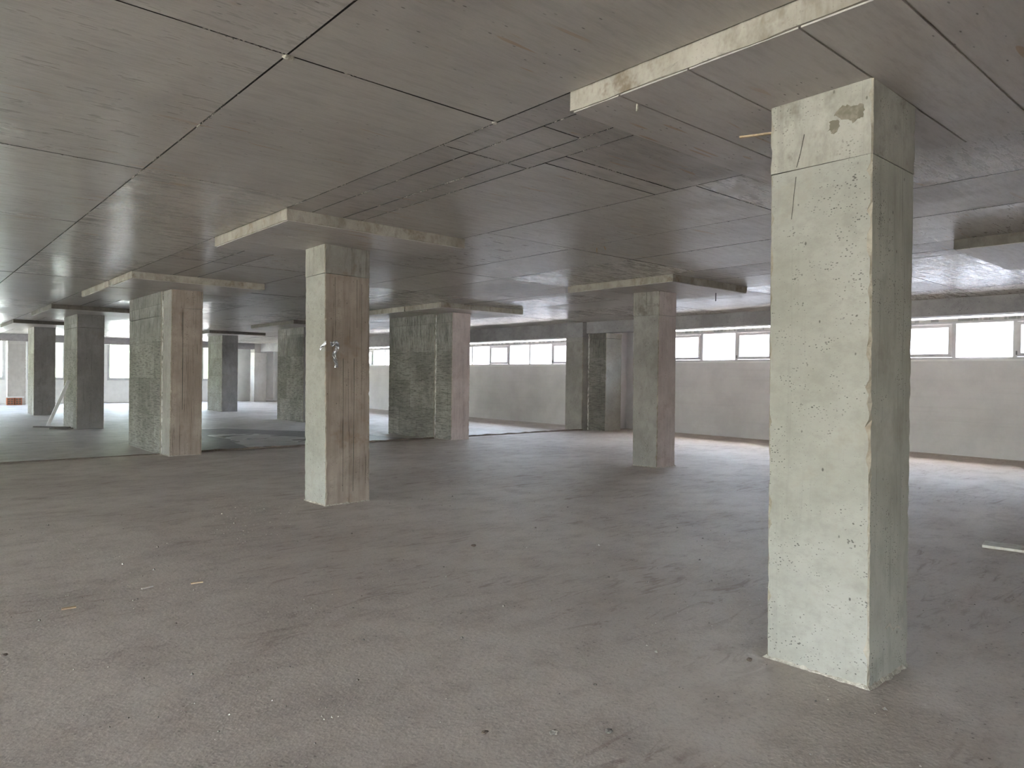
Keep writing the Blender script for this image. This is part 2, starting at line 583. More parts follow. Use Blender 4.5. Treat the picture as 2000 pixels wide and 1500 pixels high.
def cpanel(x0, x1, y0, y1, mat='ceiling'):
    g_ = .0055
    w, d = round(x1 - x0 - 2 * g_, 3), round(y1 - y0 - 2 * g_, 3)
    if w < .05 or d < .05:
        return
    key = (w, d, mat)
    if key not in panel_cache:
        bm = bmesh.new()
        bm_box(bm, (-w / 2, -d / 2, -.012), (w / 2, d / 2, .026), 1)
        me = bm_mesh('ceiling_panel', bm)
        for p in me.polygons:
            p.material_index = 0 if abs(p.normal.z) > .5 else 1
        me.materials.append(M[mat])
        me.materials.append(M['gap'])
        panel_cache[key] = me
    o = bpy.data.objects.new('ceiling_panel', panel_cache[key])
    COL.objects.link(o)
    o.location = ((x0 + x1) / 2, (y0 + y1) / 2, 3.202 + prnd.uniform(-.001, .001))
    o.rotation_euler = (prnd.uniform(-.0005, .0005), prnd.uniform(-.0005, .0005), 0)
    o.parent = ceil
    for k_ in (0, 1):
        JOINTS.append(((x0, y0), (x1, y0)) if k_ else ((x0, y0), (x0, y1)))


NEAR_Y = [YB, -4.6, -1.9, .84, 3.54, 6.33, 9.08, 11.75, YJ - .01]
FAR_Y = [YJ + .02, 17.2, 19.9, 22.6, 25.3, 28.0, 30.8, 33.5, 36.2, 38.9, YF]
BAND1, BAND2 = (2.935, 5.12), (9.2, 11.4)
for ys in (NEAR_Y, FAR_Y):
    for (xa, xb) in zip([-1.3, .12, 1.525], [.12, 1.525, 2.935]):
        for a, b in zip(ys[:-1], ys[1:]):
            cpanel(xa, xb, a, b)
    for (xa, xb) in zip([5.12, 6.52, 7.70], [6.52, 7.70, 9.2]):
        for a, b in zip(ys[:-1], ys[1:]):
            cpanel(xa, xb, a, b)
for a, b in ((YB, 3.54), (3.54, YJ - .01), (YJ + .02, 28.0), (28.0, YF)):      # never in view: large sheets
    cpanel(XL, -6.6, a, b)
    cpanel(-6.6, -1.3, a, b)
OFF_Y = [YB, -4.0, -1.2, 1.5, 4.26, 7.0, 9.7, 12.2, YJ - .01]
for (xa, xb) in zip([11.4, 12.65, 14.03], [12.65, 14.03, 15.42]):
    for ys in (OFF_Y, FAR_Y):
        for a, b in zip(ys[:-1], ys[1:]):
            cpanel(xa, xb, a, b)
for ys in ([YB, -1.2, 4.26, 9.7, YJ - .01], [YJ + .02, 19.9, 25.3, 30.8, 36.2, YF]):
    for a, b in zip(ys[:-1], ys[1:]):
        cpanel(15.42, XR if a < YJ else XR2, a, b)
# drop-panel footprints along the two bands
D1 = [(.65, 2.89), (6.80, 8.90), (12.83, 16.94), (20.62, 24.0), (27.9, 31.6)]
D2 = [(.65, 2.84), (6.74, 9.04), (12.96, 16.9), (20.7, 24.1), (28.3, 31.9)]
# first band, gap in front of the camera: strips as they run in the photo
for a, b in ((2.89, 4.155), (4.155, 6.80)):
    cpanel(2.935, 3.20, a, b, 'ceiling_band')
for a, b in ((2.89, 3.385), (3.385, 4.16), (4.16, 6.80)):
    cpanel(3.20, 3.55, a, b, 'ceiling_band')
cpanel(3.55, 3.76, 2.89, 4.16, 'ceiling_band')
cpanel(3.55, 3.76, 4.16, 6.80, 'ceiling_band')
for a, b in ((2.89, 3.735), (3.735, 3.955)):
    cpanel(3.76, 5.12, a, b, 'ceiling_band')
cpanel(3.76, 5.12, 3.955, 6.80)
for ds, (xa, xb), first in ((D1, BAND1, 1), (D2, BAND2, 0)):
    edges = [(YB, ds[0][0])] + [(ds[i][1], ds[i + 1][0]) for i in range(len(ds) - 1)] + [(ds[-1][1], YF)]
    for i, (a, b) in enumerate(edges):
        if first and i == 1:
            continue
        cuts = [xa, xa + .62, xa + 1.02, xb] if b - a < 5 else [xa, xa + .7, xb]
        n = max(1, round((b - a) / 2.4))
        for xa_, xb_ in zip(cuts[:-1], cuts[1:]):
            for k in range(n):
                cpanel(xa_, xb_, a + (b - a) * k / n, a + (b - a) * (k + 1) / n, 'ceiling_band' if xb_ - xa_ < .8 else 'ceiling')

# crumbs and burrs of laitance clinging to the sheet joints
bm = bmesh.new()
rnd = random.Random(21)
for (ax, ay), (bx_, by_) in JOINTS:
    if min(ax, bx_) < -1.2 or max(ax, bx_) > 9.3 or min(ay, by_) < .5 or max(ay, by_) > 12:
        continue
    ln = math.hypot(bx_ - ax, by_ - ay)
    n_ = int(ln / .016)
    for k_ in range(n_):
        f = (k_ + rnd.random()) / n_
        x, y = ax + (bx_ - ax) * f, ay + (by_ - ay) * f
        if mnoise.noise(Vector((x * 5, y * 5, .3))) < .02:
            continue
        s = rnd.uniform(.0025, .007)
        x += rnd.gauss(0, .004)
        y += rnd.gauss(0, .004)
        c_ = Vector((x, y, 3.190))
        al = 1.9 if bx_ != ax else .9
        vs = [bm.verts.new(c_ + Vector((rnd.uniform(.6, 1.3) * s * al * math.cos(a), rnd.uniform(.6, 1.3) * s * (2.8 - al) * math.sin(a), .001))) for a in (0, 1.6, 3.1, 4.7)]
        tpv = bm.verts.new(c_ - Vector((0, 0, s * rnd.uniform(.4, 1.0))))
        for i in range(4):
            bm.faces.new((vs[(i + 1) % 4], vs[i], tpv))
jc = link('joint_crumbs', bm_mesh('joint_crumbs', bm), M['crumb'], ceil)
jc['kind'] = 'stuff'

# walls -------------------------------------------------------------
SILL, HEAD = 2.03, 2.89
struct(boxes('wall_right', [((XR, YB - .3, -.15), (XR + .25, 14.22, SILL)), ((XR, 12.65, SILL), (XR + .25, 14.22, ZC + .045)), ((XR, YB - .3, SILL), (XR + .25, 3.07, ZC + .045))], M['white_wall']), 'white plastered wall under the strip windows at right', 'wall')
struct(boxes('wall_return', [((16.36, 14.20, -.15), (XR + .25, 14.43, ZC + .045))], M['white_wall']), 'narrow white return wall beside the jointed wall column', 'wall')
struct(boxes('wall_right_far', [((XR2, YJ + .03, -.15), (XR2 + .25, YF + .25, SILL - .06)), ((XR2, 36.2, SILL - .06), (XR2 + .25, YF + .25, ZC + .045))], M['white_wall']), 'white wall under the distant strip windows past the joint', 'wall')
# far wall
far_b = [((XL - .25, YF, -.15), (XR2, YF + .25, 1.10)), ((14.5, YF, 1.10), (XR2, YF + .25, ZC + .045)), ((XL - .25, YF, 3.02), (14.5, YF + .25, ZC + .045))]
FARW = [(-9.0, -4.4), (-4.0, 1.3), (1.6, 3.95), (4.8, 7.9), (8.16, 11.0), (11.2, 14.3)]
prev = XL - .25
for a, b in FARW + [(14.5, 14.5)]:
    far_b.append(((prev, YF, 1.10), (a, YF + .25, 3.02)))
    prev = b
struct(boxes('wall_far', far_b, M['white_paint']), 'white far wall below a row of tall windows', 'wall')
# left wall: wide unglazed openings near and far, solid between
NOPEN = [(-3.2, 1.8), (2.2, 6.2), (6.6, 10.6)]
FOPEN = [(26.4, 29.4), (30.0, 33.0), (33.6, 36.6), (37.2, 40.0)]
lb = []
prev = YB - .3
for a, b in NOPEN:
    lb.append(((XL - .3, prev, -.15), (XL, a, ZC + .045)))
    lb.append(((XL - .3, a, -.15), (XL, b, .15)))
    lb.append(((XL - .3, a, 2.9), (XL, b, ZC + .045)))
    prev = b
for a, b in FOPEN:
    lb.append(((XL - .3, prev, -.15), (XL, a, ZC + .045)))
    lb.append(((XL - .3, a, 3.0), (XL, b, ZC + .045)))
    prev = b
lb.append(((XL - .3, prev, -.15), (XL, YF + .25, ZC + .045)))
struct(boxes('wall_left', lb, M['wall_grey']), 'left outer wall with wide unglazed openings', 'wall')
bb_ = []
prev = XL - .3
for a, b in ((-11, -7.6), (-6.6, -3.4)):  # unseen openings added to light the column sides facing the camera
    bb_.append(((prev, YB - .3, -.15), (a, YB, ZC + .045)))
    bb_.append(((a, YB - .3, -.15), (b, YB, .3)))
    bb_.append(((a, YB - .3, 2.9), (b, YB, ZC + .045)))
    prev = b
bb_.append(((prev, YB - .3, -.15), (XR + .25, YB, ZC + .045)))
struct(boxes('wall_back', bb_, M['wall_grey']), 'rear wall behind the viewpoint', 'wall')

# edge beams (kept clear of the joint)
struct(boxes('trim_1', [((15.52, YB, 2.86), (15.95, YJ - .03, ZC + .04))], M['beam']), 'long concrete edge beam in front of the right strip windows', 'beam')
struct(boxes('trim_2', [((15.42, YJ + .03, 2.75), (15.85, 38.95, ZC + .04))], M['beam']), 'concrete edge beam past the expansion joint', 'beam')
struct(boxes('trim_3', [((XL, 39.0, 2.87), (15.1, 39.4, ZC + .04))], M['beam']), 'concrete beam above the far windows', 'beam')


for k_, (a, b) in enumerate(((XL, 3.8), (4.45, 10.08), (10.72, 15.4))):
    bm = bmesh.new()
    n_ = int((b - a) / .15)
    rr_ = random.Random(k_)
    rows = []
    for q in range(n_ + 1):
        x = a + (b - a) * q / n_
        y = YJ + rr_.uniform(-.01, .01)
        hgt = rr_.uniform(.018, .04) * (.35 if k_ == 0 else 1.0)
        rows.append([bm.verts.new(p) for p in ((x, y - .05, -.02), (x, y - .03, hgt), (x, y + .03, hgt * .9), (x, y + .05, -.03))])
    for p_, q_ in zip(rows[:-1], rows[1:]):
        for i_ in range(3):
            bm.faces.new((p_[i_], p_[i_ + 1], q_[i_ + 1], q_[i_]))
    struct(link('trim_%d' % (4 + k_), bm_mesh('joint_lip', bm), M['clod']), ['broken dark lip of the floor joint at far left', 'broken dark lip of the floor joint behind the foil column', 'broken dark lip of the floor joint towards the wall column'][k_], 'joint')

# windows -------------------------------------------------------------
def strip_window(n, X, ys, kinds, z0, z1, label):
    """ys: pane boundaries from near to far; kinds: M (opening sash) or F (fixed light)"""
    w = empty('window_%d' % n, (X + .1, (ys[0] + ys[-1]) / 2, z0))
    struct(w, label, 'window')
    fx0, fx1 = X + .06, X + .11
    fr = [((fx0, ys[0], z0), (fx1, ys[-1], z0 + .05)), ((fx0, ys[0], z1 - .05), (fx1, ys[-1], z1)), ((fx0, ys[0], z0 + .05), (fx1, ys[0] + .035, z1 - .05)), ((fx0, ys[-1] - .035, z0 + .05), (fx1, ys[-1], z1 - .05))]
    boxes('frame', fr, M['pvc'], w)
    boxes('sill', [((X - .02, ys[0], z0 - .035), (X + .14, ys[-1], z0))], M['white_paint'], w)
    boxes('lintel_strip', [((X + .03, ys[0], z1), (X + .14, ys[-1], z1 + .06))], M['lintel'], w)
    for y in ys[1:-1]:
        boxes('mullion', [((fx0, y - .035, z0 + .05), (fx1, y + .035, z1 - .05))], M['pvc'], w)
    for a, b, k in zip(ys[:-1], ys[1:], kinds):
        a, b = a + .035, b - .035
        lo, hi = z0 + .055, z1 - .055
        if k == 'M':
            s = .07
            sa = boxes('sash', [((fx0 - .02, a, lo), (fx1 - .01, b, lo + s)), ((fx0 - .02, a, hi - s), (fx1 - .01, b, hi)), ((fx0 - .02, a, lo + s), (fx1 - .01, a + s, hi - s)), ((fx0 - .02, b - s, lo + s), (fx1 - .01, b, hi - s))], M['pvc'], w)
            boxes('pane', [((X + .050, a + s, lo + s), (X + .054, b - s, hi - s))], M['glass'], sa)
            boxes('hinge', [((fx0 - .035, b - .012, lo + .03), (fx0 - .02, b + .012, lo + .11))], M['seal'], sa)
        else:
            boxes('pane', [((X + .07, a, lo), (X + .074, b, hi))], M['glass'], w)
    return w


wi = 1
gridR = [12.62, 11.55, 10.47, 9.40, 8.35, 7.30, 6.30, 5.25, 4.15, 3.10]
for k in range(0, len(gridR) - 1, 3):
    ys = gridR[k:k + 4][::-1]
    strip_window(wi, XR, ys, ['M', 'F', 'M'], 2.04, 2.86, ['white strip window seen between the two right-hand columns', 'white strip window half hidden behind the nearest column', 'white strip window right of the nearest column'][k // 3])
    wi += 1
gridL = [15.1, 16.15, 17.20, 18.33, 19.43, 20.52, 21.6, 22.7, 23.8, 24.9, 26.0, 27.0, 28.02, 29.1, 30.2, 31.3, 32.3, 33.3, 34.3]
llabels = ['distant strip window next to the jointed wall column', 'distant strip window right of the jointed double column', 'distant strip window hidden behind the jointed double column', 'distant strip window whose end shows left of the jointed double column', 'distant strip window between foil column and double column', 'last distant strip window before the far corner']
for k in range(0, 18, 3):
    strip_window(wi, XR2, gridL[k:k + 4], ['F', 'M', 'F'], 1.95, 2.72, llabels[k // 3])
    wi += 1
flabels = ['leftmost tall far window, out of view', 'tall far window out of view at left', 'tall far window at the left picture edge beside the pale pier', 'tall far window between the pale pier and the second left column', 'tall far window seen beside the jointed column at left', 'tall far window behind the far middle column']
for (a, b), lab in zip(FARW, flabels):
    w = struct(empty('window_%d' % wi, ((a + b) / 2, YF + .1, 1.1)), lab, 'window')
    wi += 1
    y0, y1 = YF + .05, YF + .12
    fr = [((a, y0, 1.10), (b, y1, 1.16)), ((a, y0, 2.96), (b, y1, 3.02)), ((a, y0, 1.16), (a + .06, y1, 2.96)), ((b - .06, y0, 1.16), (b, y1, 2.96))]
    boxes('frame', fr, M['pvc'], w)
    boxes('sill', [((a, YF - .03, 1.065), (b, YF + .05, 1.10))], M['white_paint'], w)
    mid = (a + b) / 2
    boxes('mullion', [((mid - .04, y0, 1.16), (mid + .04, y1, 2.96))], M['pvc'], w)
    for p, q in ((a + .06, mid - .04), (mid + .04, b - .06)):
        s = .06
        sa = boxes('sash', [((p, y0 - .02, 1.16), (q, y1 - .01, 1.16 + s)), ((p, y0 - .02, 2.96 - s), (q, y1 - .01, 2.96)), ((p, y0 - .02, 1.16 + s), (p + s, y1 - .01, 2.96 - s)), ((q - s, y0 - .02, 1.16 + s), (q, y1 - .01, 2.96 - s))], M['pvc'], w)
        boxes('pane', [((p + s, YF + .08, 1.16 + s), (q - s, YF + .086, 2.96 - s))], M['glass'], sa)

# outdoors -------------------------------------------------------------
struct(boxes('ground_yard', [((XR + .26, -60, -.5), (120, 120, -.3))], M['yard']), 'sunlit pale paved yard outside the right windows', 'yard')
struct(boxes('ground_bounce', [((-120, -60, -.5), (XL - .31, 120, -.3)), ((XL - .31, YF + .26, -.5), (XR + .25, 120, -.3))], M['pale_ground']), 'ground outside the left and far openings, paled to bounce light indoors', 'ground')
bm = bmesh.new()
hp = []
for i in range(60):
    x = -140 + i * 4.5
    h = 17 + 7 * mnoise.noise(Vector((x * .02, 1, 0))) + 2.5 * mnoise.noise(Vector((x * .09, 4, 0)))
    hp.append((bm.verts.new((x, 150 + 6 * math.sin(x * .05), -1)), bm.verts.new((x, 185, h)), bm.verts.new((x, 240, -1))))
for a, b in zip(hp[:-1], hp[1:]):
    bm.faces.new((a[0], b[0], b[1], a[1]))
    bm.faces.new((a[1], b[1], b[2], a[2]))
nb = struct(empty('added_building', (30.0, 14, -.3)), 'pale building added across the yard to dim the strip windows', 'building')
boxes('building_wall', [((27.0, -30, -.3), (36.0, 60, 3.5))], M['render'], nb)  # building added to cover the bright sky behind the strip windows
boxes('sky_block', [((27.4, -29.6, 3.75), (35.6, 11.0, 6.6))], M['render'], nb)  # taller block added to keep sky light off the right foreground
boxes('parapet', [((26.9, -30.1, 3.5), (36.1, 60.1, 3.75))], M['render'], nb)
struct(link('hills', bm_mesh('hills', bm), M['hill']), 'hazy green hills beyond the far windows', 'hills')


# ------------------------------------------------------------------ columns
def column(label, base, top, mats, headmats, z_head, drop=None, splits=None, seed=1, z0=0.0, ztop=3.0735, mortar=True, filler=None, group='bare concrete columns of the hall'):
    cx = sum(p[0] for p in base) / 4
    cy = sum(p[1] for p in base) / 4
    r = empty('concrete_column', (cx, cy, z0))
    tag(r, label, 'column', group, 'thing')
    f = (z_head - z0) / (ztop - z0)
    midc = [(b[0] + (t_[0] - b[0]) * f, b[1] + (t_[1] - b[1]) * f) for b, t_ in zip(base, top)]
    rough_prism('shaft', base, midc, z0 - .02, z_head - .004, mats, r, seed=seed)
    ctr = Vector((sum(p[0] for p in midc) / 4, sum(p[1] for p in midc) / 4))
    grow = [tuple(Vector(p) + (Vector(p) - ctr).normalized() * .005) for p in midc]
    growt = [tuple(Vector(p) + (Vector(p) - ctr).normalized() * .005) for p in top]
    rough_prism('column_head', grow, growt, z_head, ztop, headmats, r, seed=seed + 50, ragged_bottom=.006)
    if mortar:
        mb = mortar_skirt(base, r, seed + 9)
        mb.location.z += z0
    if drop:
        drop_panel(*drop, ceil, splits, seed, 'dropside_shade' if seed in (4, 9, 10, 11, 12) else 'dropside')
    if filler:
        (fx, fy0, fy1, fz) = filler
        rnd = random.Random(seed + 3)
        bm = bmesh.new()
        n = 60
        vs = []
        for k in range(n + 1):
            z = z0 + (fz - z0) * k / n
            y0_, y1_ = fy0 + rnd.uniform(-.012, .012), fy1 + rnd.uniform(-.014, .008)
            if rnd.random() < .12:
                y1_ = y0_ + .012
            vs.append([bm.verts.new(p) for p in ((fx - .014, y0_, z), (fx - .014, y1_, z), (fx + .12, fy1, z), (fx + .12, fy0, z))])
        for a, b in zip(vs[:-1], vs[1:]):
            for i in range(4):
                k = (i + 1) % 4
                bm.faces.new((a[i], a[k], b[k], b[i]))
        bm.faces.new(vs[0][::-1])
        bm.faces.new(vs[-1])
        fo = link('joint_filler', bm_mesh('joint_filler', bm), M['poly'], r)
        fo['label'] = 'crumbling white foam strip in the joint'
    return r


E3 = M['edge']
# nearest column
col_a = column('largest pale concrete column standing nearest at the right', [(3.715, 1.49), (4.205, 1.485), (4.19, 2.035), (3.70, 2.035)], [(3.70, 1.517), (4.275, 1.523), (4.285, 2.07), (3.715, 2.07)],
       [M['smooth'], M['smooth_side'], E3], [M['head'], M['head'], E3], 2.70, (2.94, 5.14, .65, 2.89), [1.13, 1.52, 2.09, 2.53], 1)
# foil column
col_b = column('concrete column with board marks and a strip of foil, left of centre', [(3.845, 7.71), (4.441, 7.73), (4.43, 8.26), (3.83, 8.242)], [(3.80, 7.705), (4.421, 7.76), (4.42, 8.28), (3.815, 8.25)],
       [M['smooth'], M['board'], E3], [M['head'], M['drip'], E3], 2.735, (2.945, 5.16, 6.80, 8.90), [7.6, 8.3], 2)
# column right of centre, front face coloured as if window-lit
column('slim concrete column with its right side tinted pinkish as if window-lit, right of centre', [(10.0, 7.61), (10.50, 7.59), (10.48, 8.08), (9.95, 8.10)], [(10.07, 7.66), (10.51, 7.62), (10.50, 8.14), (9.98, 8.16)],
       [M['grey'], M['pink_lit'], E3], [M['drip'], M['pink_lit'], E3], 2.66, (9.205, 11.36, 6.74, 9.04), [7.5, 8.3], 3)
# column outside the frame at the right carrying the dark drop panel
column('column carrying the dark drop panel at the right picture edge', rect(9.98, 10.48, 1.5, 2.0), rect(9.98, 10.48, 1.5, 2.0),
       [M['grey'], M['pink_lit'], E3], [M['head'], M['pink_lit'], E3], 2.68, (9.21, 11.36, .65, 2.84), [1.4, 2.1], 4)
# jointed double columns on the expansion joint
col_c = column('near half of the jointed double column left of the foil column', rect(3.84, 4.41, 13.95, 14.455), rect(3.86, 4.41, 13.95, 14.455),
       [M['grey'], M['board'], E3], [M['grey'], M['board'], E3], 2.74, (2.94, 5.14, 12.83, 14.45), [13.6], 5, filler=(3.85, 14.464, 14.488, 3.05))
column('far half of the jointed double column left of the foil column, with imprinted side', rect(3.83, 4.41, 14.525, 16.9), rect(3.83, 4.41, 14.525, 16.9),
       [M['imprint'], M['grey'], E3], [M['imprint'], M['grey'], E3], 2.62, (2.94, 5.14, 14.50, 16.94), [15.7], 6, z0=-.022, mortar=False)
column('near half of the jointed double column right of the foil column', rect(10.12, 10.67, 13.8, 14.445), rect(10.12, 10.67, 13.8, 14.445),
       [M['imprint'], M['pink_lit'], E3], [M['imprint'], M['pink_lit'], E3], 2.68, (9.205, 11.66, 12.98, 14.45), [13.6], 7, filler=(10.125, 14.455, 14.486, 3.05))
column('far half of the jointed double column right of the foil column, dark imprinted side', rect(10.12, 10.67, 14.525, 16.66), rect(10.12, 10.67, 14.525, 16.66),
       [M['imprint'], M['grey'], E3], [M['imprint'], M['grey'], E3], 2.55, (9.205, 11.4, 14.50, 16.9), [15.7], 8, z0=-.022, mortar=False)
# far-block columns
column('dark column with a timber prop leaning on it', rect(3.72, 4.37, 22.0, 23.9), rect(3.72, 4.37, 22.0, 23.9),
       [M['imprint'], M['darkgrey'], E3], [M['imprint'], M['darkgrey'], E3], 2.72, (2.94, 5.1, 20.62, 24.0), [22.2], 9, z0=-.022, mortar=False)
column('dark column in front of the pale pier at far left', rect(3.72, 4.37, 29.7, 31.1), rect(3.72, 4.37, 29.7, 31.1),
       [M['imprint_pale'], M['darkgrey'], E3], [M['imprint_pale'], M['darkgrey'], E3], 2.72, (2.94, 5.1, 27.9, 31.6), [29.6], 10, z0=-.022, mortar=False)
column('far middle column with pale imprinted left side', rect(10.02, 10.66, 29.3, 31.0), rect(10.02, 10.66, 29.3, 31.0),
       [M['imprint_pale'], M['darkgrey'], E3], [M['imprint_pale'], M['darkgrey'], E3], 2.74, (9.205, 11.4, 28.3, 31.9), [30], 11, z0=-.022, mortar=False)
column('dark imprinted column half hidden behind the foil column', rect(10.06, 10.66, 21.85, 23.9), rect(10.06, 10.66, 21.85, 23.9),
       [M['imprint'], M['darkgrey'], E3], [M['imprint'], M['darkgrey'], E3], 2.74, (9.205, 11.4, 20.7, 24.1), [22.4], 12, z0=-.022, mortar=False)
# wall columns
column('near half of the jointed wall column by the white return', rect(15.62, 16.31, 13.75, 14.41), rect(15.62, 16.31, 13.75, 14.41),
       [M['imprint'], M['smooth'], E3], [M['imprint'], M['head'], E3], 2.7, None, None, 13, ztop=2.855, filler=(15.63, 14.415, 14.455, 2.85))
column('far half of the jointed wall column by the distant strip window', rect(15.44, 16.2, 14.51, 15.21), rect(15.44, 16.2, 14.51, 15.21),
       [M['grey'], M['grey'], E3], [M['grey'], M['grey'], E3], 2.62, None, None, 14, z0=-.022, ztop=2.745, mortar=False)
column('pale concrete column in the far corner', rect(15.1, 15.78, 39.0, 39.6), rect(15.1, 15.78, 39.0, 39.6),
       [M['pier'], M['pier'], E3], [M['grey'], M['pier'], E3], 2.7, None, None, 15, z0=-.022, ztop=3.186, mortar=False)
column('pale pier between the far left windows', rect(3.91, 4.58, 39.0, 39.6), rect(3.91, 4.58, 39.0, 39.6),
       [M['pier'], M['pier'], E3], [M['grey'], M['pier'], E3], 2.7, None, None, 16, z0=-.022, ztop=2.868, mortar=False)

# ---- cracks, stains and scratches with a shape of their own
def on_face(col, axis, fn, pts, mat, name, width=None, proud=.002):
    """pts: (along, z) on a column face at coordinate fn(along, z); a closed blot, or a line of the given width"""
    bm_ = bmesh.new()
    P3 = lambda a, z, d: (fn(a, z) - d, a, z) if axis == 'X' else (a, fn(a, z) - d, z)
    if width:
        for (a0, z0_), (a1, z1_) in zip(pts[:-1], pts[1:]):
            d = Vector((a1 - a0, z1_ - z0_)).normalized()
            nx_, nz_ = -d.y * width / 2, d.x * width / 2
            q = [(a0 - nx_, z0_ - nz_), (a0 + nx_, z0_ + nz_), (a1 + nx_ * .7, z1_ + nz_ * .7), (a1 - nx_ * .7, z1_ - nz_ * .7)]
            f0 = [bm_.verts.new(P3(a, z, proud)) for a, z in q]
            b0 = [bm_.verts.new(P3(a, z, -.004)) for a, z in q]
            bm_.faces.new(f0)
            for i_ in range(4):
                k_ = (i_ + 1) % 4
                bm_.faces.new((f0[i_], f0[k_], b0[k_], b0[i_]))
    else:
        q = wob(pts)
        f0 = [bm_.verts.new(P3(a, z, proud)) for a, z in q]
        b0 = [bm_.verts.new(P3(a, z, -.004)) for a, z in q]
        bm_.faces.new(f0)
        for i_ in range(len(q)):
            k_ = (i_ + 1) % len(q)
            bm_.faces.new((f0[i_], f0[k_], b0[k_], b0[i_]))
    return link(name, bm_mesh(name, bm_), mat, col)


def wob(pts, n=5, amp=.007):
    rr = random.Random(len(pts))
    out = []
    for i_ in range(len(pts)):
        (a0, z0_), (a1, z1_) = pts[i_], pts[(i_ + 1) % len(pts)]
        for k_ in range(n):
            f = k_ / n
            out.append((a0 + (a1 - a0) * f + rr.uniform(-amp, amp), z0_ + (z1_ - z0_) * f + rr.uniform(-amp, amp)))
    return out


def face_a_left(y, z):
    f = z / 3.078
    n_ = 3.715 + (3.70 - 3.715) * f
    r__ = 3.70 + (3.715 - 3.70) * f
    k_ = (y - (1.49 + .027 * f)) / (.545 + .008 * f)
    return n_ + (r__ - n_) * k_ - (.0045 if z > 2.70 else 0)


face_a_front = lambda x, z: 1.487 + .033 * z / 3.078 - (.004 if z > 2.70 else 0)
face_b_front = lambda x, z: (7.71 + (x - 3.845) * .0336) * (1 - z / 3.078) + (7.705 + (x - 3.80) * .0886) * z / 3.078
for st_ in ([(1.712, 2.938), (1.68, 2.975), (1.615, 2.965), (1.556, 2.953), (1.56, 2.89), (1.606, 2.876), (1.666, 2.907)], [(1.735, 2.904), (1.679, 2.911), (1.689, 2.852), (1.718, 2.841), (1.737, 2.865)]):
    on_face(col_a, 'X', face_a_left, st_, M['stainpatch'], 'damp_stain', proud=.0008)
on_face(col_a, 'X', face_a_left, [(1.871, 2.879), (1.892, 2.779), (1.912, 2.71)], M['crackline'], 'crack', .005, .0007)
on_face(col_a, 'X', face_a_left, [(1.916, 2.66), (1.926, 2.564), (1.931, 2.50), (1.938, 2.432)], M['crackline'], 'crack', .005, .0007)
on_face(col_a, 'Y', face_a_front, [(3.789, 2.682), (3.804, 2.503), (3.793, 2.319)], M['crackline'], 'crack', .004, .0007)
on_face(col_a, 'Y', face_a_front, [(3.913, .257), (3.966, .272), (4.014, .229), (4.069, .238), (4.126, .209)], M['mortar'], 'scratch', .014, .0008)
on_face(col_a, 'Y', face_a_front, [(4.137, .271), (4.150, .224)], M['mortar'], 'scratch', .02, .0008)
on_face(col_c, 'Y', lambda x, z: 13.95, [(4.052, 2.661), (4.059, 1.807), (4.058, .856)], M['crackline'], 'crack', .012, .001)
for ln_, w_ in (([(4.059, 1.741), (4.066, 1.006), (4.071, .147)], .007), ([(4.209, 1.745), (4.212, .94), (4.208, .134)], .008), ([(4.128, 1.62), (4.137, .862)], .005), ([(3.938, 2.70), (3.947, 2.0)], .005), ([(4.242, 2.70), (4.246, 2.118)], .006), ([(4.31, 2.65), (4.315, 1.3)], .005)):
    on_face(col_b, 'Y', face_b_front, ln_, M['crackline'], 'board_seam', w_, .0007)

# ------------------------------------------------------------------ loose things
def poly_slab(name, pts, z0, z1, mat):
    bm = bmesh.new()
    lo = [bm.verts.new((x, y, z0)) for x, y in pts]
    hi = [bm.verts.new((x, y, z1)) for x, y in pts]
    bm.faces.new(lo[::-1])
    bm.faces.new(hi)
    for i in range(len(pts)):
        k = (i + 1) % len(pts)
        bm.faces.new((lo[i], lo[k], hi[k], hi[i]))
    return link(name, bm_mesh(name, bm), mat)


def wobble(pts, amp, n=4, seed=0):
    rnd = random.Random(seed)
    out = []
    for i in range(len(pts)):
        a, b = Vector(pts[i]), Vector(pts[(i + 1) % len(pts)])
        for k in range(n):
            p = a + (b - a) * k / n
            out.append((p.x + rnd.uniform(-amp, amp), p.y + rnd.uniform(-amp, amp)))
    return out


tag(poly_slab('damp_patch', wobble([(4.55, 14.6), (9.6, 14.6), (9.4, 17.0), (8.4, 18.6), (7.0, 20.3), (5.4, 20.6), (4.6, 18.0)], .08, 5, 1), -.03, -.018, M['damp']), 'large dark damp stain on the floor behind the foil column', 'stain')
tag(poly_slab('screed_patch', wobble([(5.65, 14.85), (7.6, 14.75), (7.9, 16.1), (7.4, 17.2), (7.1, 18.1), (6.5, 18.5), (5.9, 18.3), (6.0, 17.0), (5.75, 15.9)], .05, 5, 2), -.0175, -.013, M['patch']), 'smooth pale patch of levelled screed on the damp floor', 'patch')


def bar(name, a, b, w, h, mat, up=(0, 0, 1), parent=None):
    a, b = Vector(a), Vector(b)
    d = (b - a).normalized()
    s = d.cross(Vector(up)).normalized()
    u = s.cross(d)
    bm = bmesh.new()
    q = [[bm.verts.new(p + s * i * w / 2 + u * j * h / 2) for i, j in ((-1, -1), (1, -1), (1, 1), (-1, 1))] for p in (a, b)]
    bm.faces.new(q[0][::-1])
    bm.faces.new(q[1])
    for i in range(4):
        k = (i + 1) % 4
        bm.faces.new((q[0][i], q[0][k], q[1][k], q[1][i]))
    return link(name, bm_mesh(name, bm), mat, parent)


